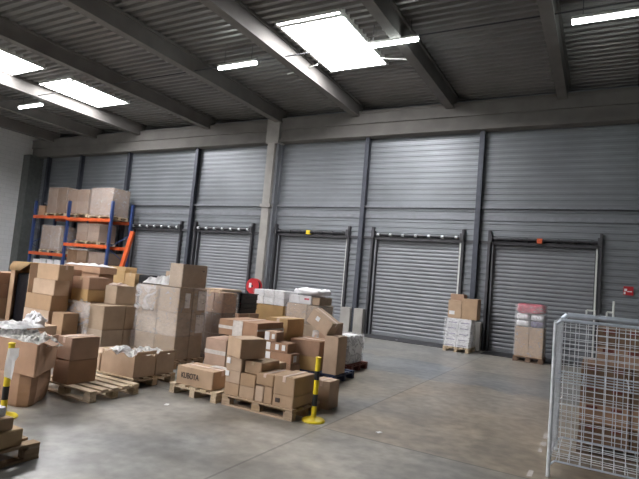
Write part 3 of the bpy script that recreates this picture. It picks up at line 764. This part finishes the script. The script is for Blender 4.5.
# bulging eight-sided lower carton with a big open carton on it
LOW=[(-6.3,-12.04),(-5.04,-12.0),(-5.52,-11.40),(-6.0,-11.40),(-6.35,-11.45),(-6.5,-11.8)]
UPP=[(-6.35,-12.03),(-4.97,-12.0),(-5.38,-11.5),(-5.85,-11.42),(-6.3,-11.42),(-6.55,-11.7)]
gx,gy=-5.75,-11.65
def chaikin(P,n=2):
    for _ in range(n):
        Q=[]
        for a,b in zip(P,P[1:]+P[:1]):
            Q.append((a[0]*.82+b[0]*.18,a[1]*.82+b[1]*.18)); Q.append((a[0]*.18+b[0]*.82,a[1]*.18+b[1]*.82))
        P=Q
    return P
LP=chaikin(LOW); rings=[]
bm=bmesh.new()
for z,k in ((0,.90),(.03,.945),(.08,.98),(.16,1.01),(.24,1.02),(.32,1.005),(.352,.97)):
    rings.append([bm.verts.new(((x-gx)*k,(y-gy)*k,z)) for x,y in LP])
for A,B in zip(rings,rings[1:]):
    for i in range(len(LP)): bm.faces.new((A[i],A[(i+1)%len(LP)],B[(i+1)%len(LP)],B[i]))
bm.faces.new(list(reversed(rings[0]))); bm.faces.new(rings[-1])
tag(link('many_sided_box',bm,'cardR',None,(gx,gy,0)),'bulging many-sided carton on the floor under the big open carton','box')
r=empty('open_cardboard_box',(gx,gy,.357)); tag(r,'big open carton heaped with shredded paper behind the taped post','box')
for i in range(6):
    (x0,y0),(x1,y1)=UPP[i],UPP[(i+1)%6]
    p=Vector((x0-gx,y0-gy)); q=Vector((x1-gx,y1-gy)); nn=Vector((-(q-p).y,(q-p).x)).normalized()*.014
    bm=bmesh.new(); n=10; A=[];B=[]
    for k in range(n+1):
        cc=p+(q-p)*k/n; h=.335+(.03 if i==1 and k>5 else 0)-.02*abs(noise.noise((cc.x*7,cc.y*7,1.)))
        bul=Vector((0,0)) if k in(0,n) else -nn*.6
        A.append((bm.verts.new((cc.x,cc.y,0)),bm.verts.new((cc.x+bul.x,cc.y+bul.y,h*.55)),bm.verts.new((cc.x,cc.y,h))))
        B.append((bm.verts.new((cc.x+nn.x,cc.y+nn.y,0)),bm.verts.new((cc.x+nn.x+bul.x,cc.y+nn.y+bul.y,h*.55)),bm.verts.new((cc.x+nn.x,cc.y+nn.y,h))))
    for k in range(n):
        for l in range(2):
            bm.faces.new((A[k][l],A[k+1][l],A[k+1][l+1],A[k][l+1])); bm.faces.new((B[k][l+1],B[k+1][l+1],B[k+1][l],B[k][l]))
        bm.faces.new((A[k][2],A[k+1][2],B[k+1][2],B[k][2])); bm.faces.new((A[k+1][0],A[k][0],B[k][0],B[k+1][0]))
    bm.faces.new((A[0][0],A[0][1],B[0][1],B[0][0])); bm.faces.new((A[0][1],A[0][2],B[0][2],B[0][1])); bm.faces.new((A[n][1],A[n][0],B[n][0],B[n][1])); bm.faces.new((A[n][2],A[n][1],B[n][1],B[n][2]))
    link('side_panel',bm,'cardR',r)
bm=bmesh.new(); vs=[bm.verts.new(((x-gx)*.97,(y-gy)*.97,.01)) for x,y in UPP]; f=bm.faces.new(vs); bmesh.ops.solidify(bm,geom=[f],thickness=.008); link('bottom_panel',bm,'cardR',r)
bm=bmesh.new(); bx(bm,0,.22,-.006,.006,0,.09); bmesh.ops.rotate(bm,verts=bm.verts,cent=(0,0,0),matrix=Matrix.Rotation(math.radians(130),3,'Z')@Matrix.Rotation(math.radians(115),3,'X')); bmesh.ops.translate(bm,verts=bm.verts,vec=(-5.06-gx,-11.88-gy,.33)); link('torn_flap',bm,'cardR',r)
crp=crumple('shredded_paper',-6.2,-5.45,-11.97,-11.48,.357+.27,.13,'trash',None,None,seed=51,parent=r,freq=14); crp['kind']='stuff'
crp=crumple('shredded_paper',-5.6,-5.12,-11.98,-11.62,.357+.27,.10,'trash',None,None,seed=58,parent=r,freq=14); crp['kind']='stuff'
crumple('crumpled_film',-6.15,-5.65,-11.93,-11.5,.755,.07,'crumple','white crumpled film on the shredded paper of the big open carton','film',seed=53)
# front-left pallet
pallet(-4.58,-3.84,-13.72,-12.63,'worn pallet cut off by the bottom left corner','wood2',turn=True)
carton(-4.5,-3.87,-13.7,-12.76,PH,.255,'flat carton lying on the worn corner pallet','cardY',tape='y')
carton(-4.5,-3.88,-13.7,-12.84,.257,.35,'upper flat carton on the worn corner pallet','card',tape=None)
tag(link('white_pack',box_bm(-.14,.14,-.1,.1,0,.08,bev=.02),'white_carton',None,(-4.05,-12.99,.352)),'small white pack on the upper flat carton of the corner pallet','pack')

# ================================================================== stacks by the doors
pallet(-3.66,-2.98,-1.42,-.60,'pallet under the white sacks by the fourth door','wood',turn=True)
for k in range(5):
    for j,(u,v) in enumerate([(-3.65,-3.33),(-3.33,-3.0)]):
        off=.012*k
        carton(u+off,v+off,-1.38,-.9,PH+.15*k,PH+.15*(k+1),'white pack, %s layer, %s column of the white block by the door post'%(['lowest','second','third','fourth','fifth'][k],['outer','inner'][j]),'white_carton',tape=None,group='white packs by the door post',decal=[('f',0,.3,.7,.12,'violet')])
film(-3.65,-2.95,-1.38,-.9,.14,.88,'film around the white packs by the door post','film',seed=61)
carton(-3.60,-3.24,-1.36,-.92,.88,1.36,'brown carton with white label on the white packs by the door post','card',tape=None,decal=[('f',-.2,.3,.4,.2)])
carton(-3.56,-3.20,-1.34,-.95,1.362,1.53,'small carton topping the stack by the door post','cardR',tape=None)
carton(-3.24,-2.83,-1.36,-.92,.88,1.43,'plain brown carton overhanging the white packs by the door post','card',tape=None)
pallet(-1.88,-1.18,-1.45,-.75,'pallet under the pink-topped wrapped load by the last door','wood3')
carton(-1.86,-1.53,-1.42,-.8,PH,.86,'left tall brown carton of the pink-topped load','card',tape=None)
carton(-1.53,-1.20,-1.42,-.8,PH,.86,'right tall brown carton of the pink-topped load','card',tape=None)
for i,(x,z,mm,lb) in enumerate([(-1.70,.862,'bag','pale bag'),(-1.36,.862,'violet','violet-grey patterned bag'),(-1.70,1.03,'bag','upper white bag'),(-1.36,1.03,'bag','upper white bag beside the violet side')]):
    tag(link('packed_bag',bagmesh(.165,.3,.165,60+i),mm,None,(x,-1.11,z),smooth=True),'%s packed above the %s carton of the pink-topped load'%(lb,'left' if x<-1.5 else 'right'),'bag')
tag(link('pink_bag',bagmesh(.335,.31,.25,77),'pink',None,(-1.53,-1.11,1.197),smooth=True),'pink bag crowning the wrapped load by the last door','bag')
film(-1.86,-1.20,-1.42,-.8,.15,1.42,'glossy film around the pink-topped load','film',seed=63)

# hose reel on the column
r=empty('mounted_hose_reel',(-10.60,-.56,1.16)); tag(r,'red fire hose reel on the concrete column','hose reel')
bm=bmesh.new(); rod(bm,(0,-.14,0),(0,-.12,0),.27,28); link('front_disc',bm,'red',r)
bm=bmesh.new(); rod(bm,(0,.03,0),(0,.05,0),.27,28); link('back_disc',bm,'red',r)
bm=bmesh.new()
for k in range(4):
    for i in range(20):
        a0,a1=2*math.pi*i/20,2*math.pi*(i+1)/20; R_=.20
        y=-.10+.04*k; rod(bm,(R_*math.cos(a0),y,R_*math.sin(a0)),(R_*math.cos(a1),y,R_*math.sin(a1)),.02,6)
link('hose',bm,'black',r)
bm=bmesh.new(); rod(bm,(0,-.17,0),(0,.09,0),.03,14); link('hub',bm,'black',r)
bm=bmesh.new(); bx(bm,-.15,-.05,-.146,-.141,-.06,.10); link('white_sticker',bm,'paper',r)
# red sign on the wall
r=empty('wall_sign',(.60,-.05,1.99)); tag(r,'small red and white sign on the wall above the wire cage','sign')
link('sign_plate',box_bm(-.11,.11,-.012,.0,-.11,.11),'red',r)
bm=bmesh.new()
bx(bm,-.09,-.03,-.016,-.012,-.01,.05); bx(bm,-.10,-.06,-.016,-.012,-.09,-.03); bx(bm,-.02,.08,-.016,-.012,-.03,-.005)
link('sign_pictogram',bm,'paper',r)

# ================================================================== rack
r=empty('pallet_rack',(-20.1,-.85,0)); tag(r,'blue and orange pallet rack loaded with cartons in the far left corner','rack')
def loc(x,y,z): return (x+20.1,y+.85,z)
FX=[-22.45,-20.08,-17.35]
for x in FX:
    for y in (-1.40,-.40):
        a=loc(x,y,0); bm=bmesh.new(); bx(bm,a[0]-.05,a[0]+.05,a[1]-.05,a[1]+.05,0,4.0); link('upright',bm,'blue',r)
    bm=bmesh.new(); z=.3; k=0
    while z<2.5:
        p=loc(x,-1.4 if k%2 else -.4,z); q=loc(x,-.4 if k%2 else -1.4,z+.6); rod(bm,p,q,.018,6); z+=.6;k+=1
    link('frame_brace',bm,'blue',r)
for (xa,xb,z) in [(FX[0],FX[1],3.34),(FX[1],FX[2],3.28),(FX[0],FX[1],1.72),(FX[1],FX[2],2.2)]:
    for y in (-1.44,-.38):
        a=loc(xa,y,z);b=loc(xb,y,z); link('load_beam',box_bm(a[0],b[0],a[1]-.03,a[1]+.03,z-.13,z),'orange',r)
gR='cartons on the rack'
def rack_load(x0,x1,z,h,m,nm,fm='filmthin',n=2,seed=0,y0=-1.32,y1=-.48):
    pallet(x0-.03,x1+.03,y0-.02,y1+.02,'pale pallet on the rack under %s'%nm,'wood',z=z,turn=True,group='pallets on the rack')
    w=(x1-x0)/n; hh=(h-PH)/2
    for i in range(n):
        for k in range(2):
            carton(x0+w*i,x0+w*(i+1),y0,y1,z+PH+hh*k,z+PH+hh*(k+1),'%s carton, %s half, of %s on the rack'%(['lower','upper'][k],['left','right','inner'][i],nm),m,tape=None,group=gR)
    if fm: film(x0,x1,y0,y1,z+PH+.012,z+h,'stretch film around %s on the rack'%nm,fm,seed=seed)
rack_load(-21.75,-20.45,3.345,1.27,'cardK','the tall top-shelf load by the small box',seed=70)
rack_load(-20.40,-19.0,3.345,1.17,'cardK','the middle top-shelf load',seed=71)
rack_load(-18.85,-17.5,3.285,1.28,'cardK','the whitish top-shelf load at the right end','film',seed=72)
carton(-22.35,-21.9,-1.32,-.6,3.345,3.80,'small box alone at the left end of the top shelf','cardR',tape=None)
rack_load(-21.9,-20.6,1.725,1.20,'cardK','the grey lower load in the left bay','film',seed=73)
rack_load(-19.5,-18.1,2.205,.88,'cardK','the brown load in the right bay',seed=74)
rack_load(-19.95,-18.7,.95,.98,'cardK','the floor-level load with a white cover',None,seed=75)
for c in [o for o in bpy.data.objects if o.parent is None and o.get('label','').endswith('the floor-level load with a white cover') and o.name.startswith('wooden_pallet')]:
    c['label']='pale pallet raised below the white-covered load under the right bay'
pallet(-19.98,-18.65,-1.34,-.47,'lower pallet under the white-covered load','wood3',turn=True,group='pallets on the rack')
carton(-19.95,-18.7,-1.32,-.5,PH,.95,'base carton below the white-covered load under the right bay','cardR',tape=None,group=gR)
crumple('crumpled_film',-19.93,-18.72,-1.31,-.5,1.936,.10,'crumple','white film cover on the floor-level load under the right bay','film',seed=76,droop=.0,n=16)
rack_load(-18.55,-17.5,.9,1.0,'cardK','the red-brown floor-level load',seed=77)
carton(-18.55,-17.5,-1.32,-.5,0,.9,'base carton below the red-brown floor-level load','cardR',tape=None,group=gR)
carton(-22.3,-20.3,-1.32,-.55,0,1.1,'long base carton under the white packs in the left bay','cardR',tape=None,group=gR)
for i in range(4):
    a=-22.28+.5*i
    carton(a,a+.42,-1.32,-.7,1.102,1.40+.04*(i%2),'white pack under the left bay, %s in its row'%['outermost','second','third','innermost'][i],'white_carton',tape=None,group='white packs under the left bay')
bm=bmesh.new()
bx(bm,-.09,.09,-.05,.05,0,2.85)
o=link('leaning_beam',bm,'orange',None,(-16.75,-1.45,.03),(math.radians(-6),math.radians(9),0)); tag(o,'spare orange beam leaning slanted against the right end of the rack','beam')

# ================================================================== wire cage at the right
X0,X1,Y0,Y1,ZT=-.36,1.35,-10.0,-9.05,1.43
r=empty('wire_cage',(0,-9.5,0)); tag(r,'tall galvanised wire mesh cage at the right edge of the photo','cage')
def L(x,y,z): return (x,y+9.5,z)
def mesh_panel(p0,p1,z0,z1,sx,sz,rad,nm,off=0):
    bm=bmesh.new(); p0=Vector((p0[0],p0[1]+9.5)); p1=Vector((p1[0],p1[1]+9.5)); ln=(p1-p0).length; n=int(ln/sx)
    for i in range(1,n):
        c=p0+(p1-p0)*i/n; rod(bm,(c.x,c.y,z0),(c.x,c.y,z1),rad,5)
    z=z0+sz
    dn=Vector((-(p1-p0).y,(p1-p0).x)).normalized()*rad*1.6
    while z<z1-.01:
        rod(bm,(p0.x+dn.x,p0.y+dn.y,z),(p1.x+dn.x,p1.y+dn.y,z),rad,5); z+=sz
    return link(nm,bm,'galv',r)
mesh_panel((X0,Y0),(X1,Y0),.16,ZT-.03,.085,.05,.0036,'front_mesh')
mesh_panel((X0,Y1),(X1,Y1),.16,ZT-.03,.085,.085,.0036,'back_mesh')
mesh_panel((X0,Y0),(X0,Y1),.16,ZT-.03,.085,.085,.0034,'side_mesh')
mesh_panel((X1,Y0),(X1,Y1),.16,ZT-.03,.085,.085,.0034,'side_mesh')
for (x,y) in ((X0,Y0),(X0,Y1),(X1,Y0),(X1,Y1)):
    bm=bmesh.new(); rod(bm,L(x,y,.0),L(x,y,ZT-.04),.017,10); link('corner_post',bm,'galv',r)
for (y,rr,z,nm) in ((Y0,.014,ZT-.01,'top_rail'),(Y1,.026,ZT+.02,'top_rail'),(Y0,.009,.15,'bottom_rail'),(Y1,.009,.15,'bottom_rail')):
    bm=bmesh.new(); rod(bm,L(X0+.05,y,z),L(X1,y,z),rr,10); rod(bm,L(X0,y,z-.05),L(X0+.05,y,z),rr,10); link(nm,bm,'galvD',r)
for x in (X0,X1):
    for z in (ZT-.03,.15):
        bm=bmesh.new(); rod(bm,L(x,Y0,z),L(x,Y1,z),.014,10); link('side_rail',bm,'galv',r)
for (x,h,wd) in ((-.13,.06,.08),(.06,.17,.06)):
    bm=bmesh.new()
    a=L(x,Y1,ZT+.04)
    rod(bm,(a[0],a[1],a[2]-.03),(a[0],a[1],a[2]+.05),.009,8); rod(bm,(a[0],a[1],a[2]+.05),(a[0]+wd,a[1],a[2]+.05),.009,8)
    rod(bm,(a[0]+wd,a[1],a[2]-.03),(a[0]+wd,a[1],a[2]+h),.011,8); link('latch_hook',bm,'white_metal',r)
bm=bmesh.new()
for i in range(18):
    x=X0+.06+(X1-X0-.12)*i/17; rod(bm,L(x,Y0,.155),L(x,Y1,.155),.004,5)
for j in range(6):
    y=Y0+.1+(Y1-Y0-.2)*j/5; rod(bm,L(X0,y,.163),L(X1,y,.163),.004,5)
link('floor_grid',bm,'galv',r)
# second, lower cage nested behind
r=empty('wire_cage',(-.40,-9.35,0)); tag(r,'lower wire frame standing just left behind the tall cage','cage')
bm=bmesh.new()
rod(bm,(-.0,-.12,.0),(0,-.12,1.16),.013,10); rod(bm,(0,.22,.0),(0,.22,1.16),.013,10); link('corner_post',bm,'galv',r)
bm=bmesh.new(); rod(bm,(0,-.12,1.16),(0,.22,1.16),.013,10); rod(bm,(0,-.12,.1),(0,.22,.1),.013,10); link('side_rail',bm,'galv',r)
bm=bmesh.new()
for i in range(1,4): rod(bm,(0,-.12+.085*i,.1),(0,-.12+.085*i,1.16),.003,5)
for i in range(1,12): rod(bm,(.004,-.12,.1+.088*i),(.004,.22,.1+.088*i),.003,5)
link('side_mesh',bm,'galv',r)
# cartons behind the cage
pallet(-.17,1.30,-8.95,-8.05,'dark pallet seen through the wire cage','wood3')
gC='cartons seen through the wire cage'
n=0
for k in range(6):
    for j in range(3):
        a=-.16+.48*j+(.13 if k>3 else 0); z0=PH+.205*k
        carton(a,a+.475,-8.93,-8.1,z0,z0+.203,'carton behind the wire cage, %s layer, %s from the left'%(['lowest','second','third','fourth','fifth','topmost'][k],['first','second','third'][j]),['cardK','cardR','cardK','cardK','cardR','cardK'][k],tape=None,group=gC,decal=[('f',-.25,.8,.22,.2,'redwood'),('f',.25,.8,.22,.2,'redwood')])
bm=bmesh.new(); y=-10.6
while y<-5.2:
    l=rnd.uniform(.12,.5)
    if rnd.random()<.6: bx(bm,-.515+rnd.uniform(-.01,.0),-.475+rnd.uniform(-.015,.01),y,y+l*.6,0,.002)
    y+=l+rnd.uniform(.02,.12)
struct('trim_61',bm,'cleartape')
bm=bmesh.new()
for k in range(5): rod(bm,L(X0,Y0+.05+.2*k,.85),L(X1,Y0+.05+.2*k,.85),.005,5)
for k in range(0,18,2):
    x=X0+.05+(X1-X0-.1)*k/17; rod(bm,L(x,Y0,.858),L(x,Y1,.858),.004,5)
link('wire_shelf',bm,'galvD',bpy.data.objects['wire_cage'])
# bits on the floor
for x,y,lb in [(-4.35,-10.75,'tiny white scrap on the floor before the printed carton'),(-5.25,-.62,'white scrap on the dark plate before the fourth door'),(-2.05,-9.9,'pale paper scrap on the open floor right of the yellow post')]:
    bm=box_bm(-.03,.03,-.02,.02,0,.006); tag(link('paper_scrap',bm,'paper',None,(x,y,.001 if y<-1 else .013),(0,0,x)),lb,'scrap')

# ------------------------------------------------------------------ camera, light
f,yaw,pit,rol,D=512.96,.50706,.07686,.08782,15.2948
cy,sy=math.cos(yaw),math.sin(yaw)
fw=Vector((-sy*math.cos(pit),cy*math.cos(pit),math.sin(pit))); rt=Vector((cy,sy,0)); up=rt.cross(fw)
r2=math.cos(rol)*rt+math.sin(rol)*up; u2=-math.sin(rol)*rt+math.cos(rol)*up
cd=bpy.data.cameras.new('camera'); cam=bpy.data.objects.new('camera',cd); COL.objects.link(cam)
cd.sensor_width=36; cd.lens=f*36/639; cd.clip_end=200; cd.clip_start=.05
mw=Matrix.Identity(4)
for i,v in enumerate((r2,u2,-fw)):
    for j in range(3): mw[j][i]=v[j]
mw.translation=Vector((0,-D,1.6)); cam.matrix_world=mw
S.camera=cam
w=bpy.data.worlds.new('world'); S.world=w; w.use_nodes=True
w.node_tree.nodes['Background'].inputs[0].default_value=(.7,.8,1,1); w.node_tree.nodes['Background'].inputs[1].default_value=.3
S.view_settings.view_transform='Standard'; S.view_settings.look='None'; S.view_settings.gamma=1; S.view_settings.use_curve_mapping=False
S.view_settings.exposure=1.6
S.cycles.use_denoising=True
S.cycles.max_bounces=10; S.cycles.diffuse_bounces=6; S.cycles.transparent_max_bounces=24
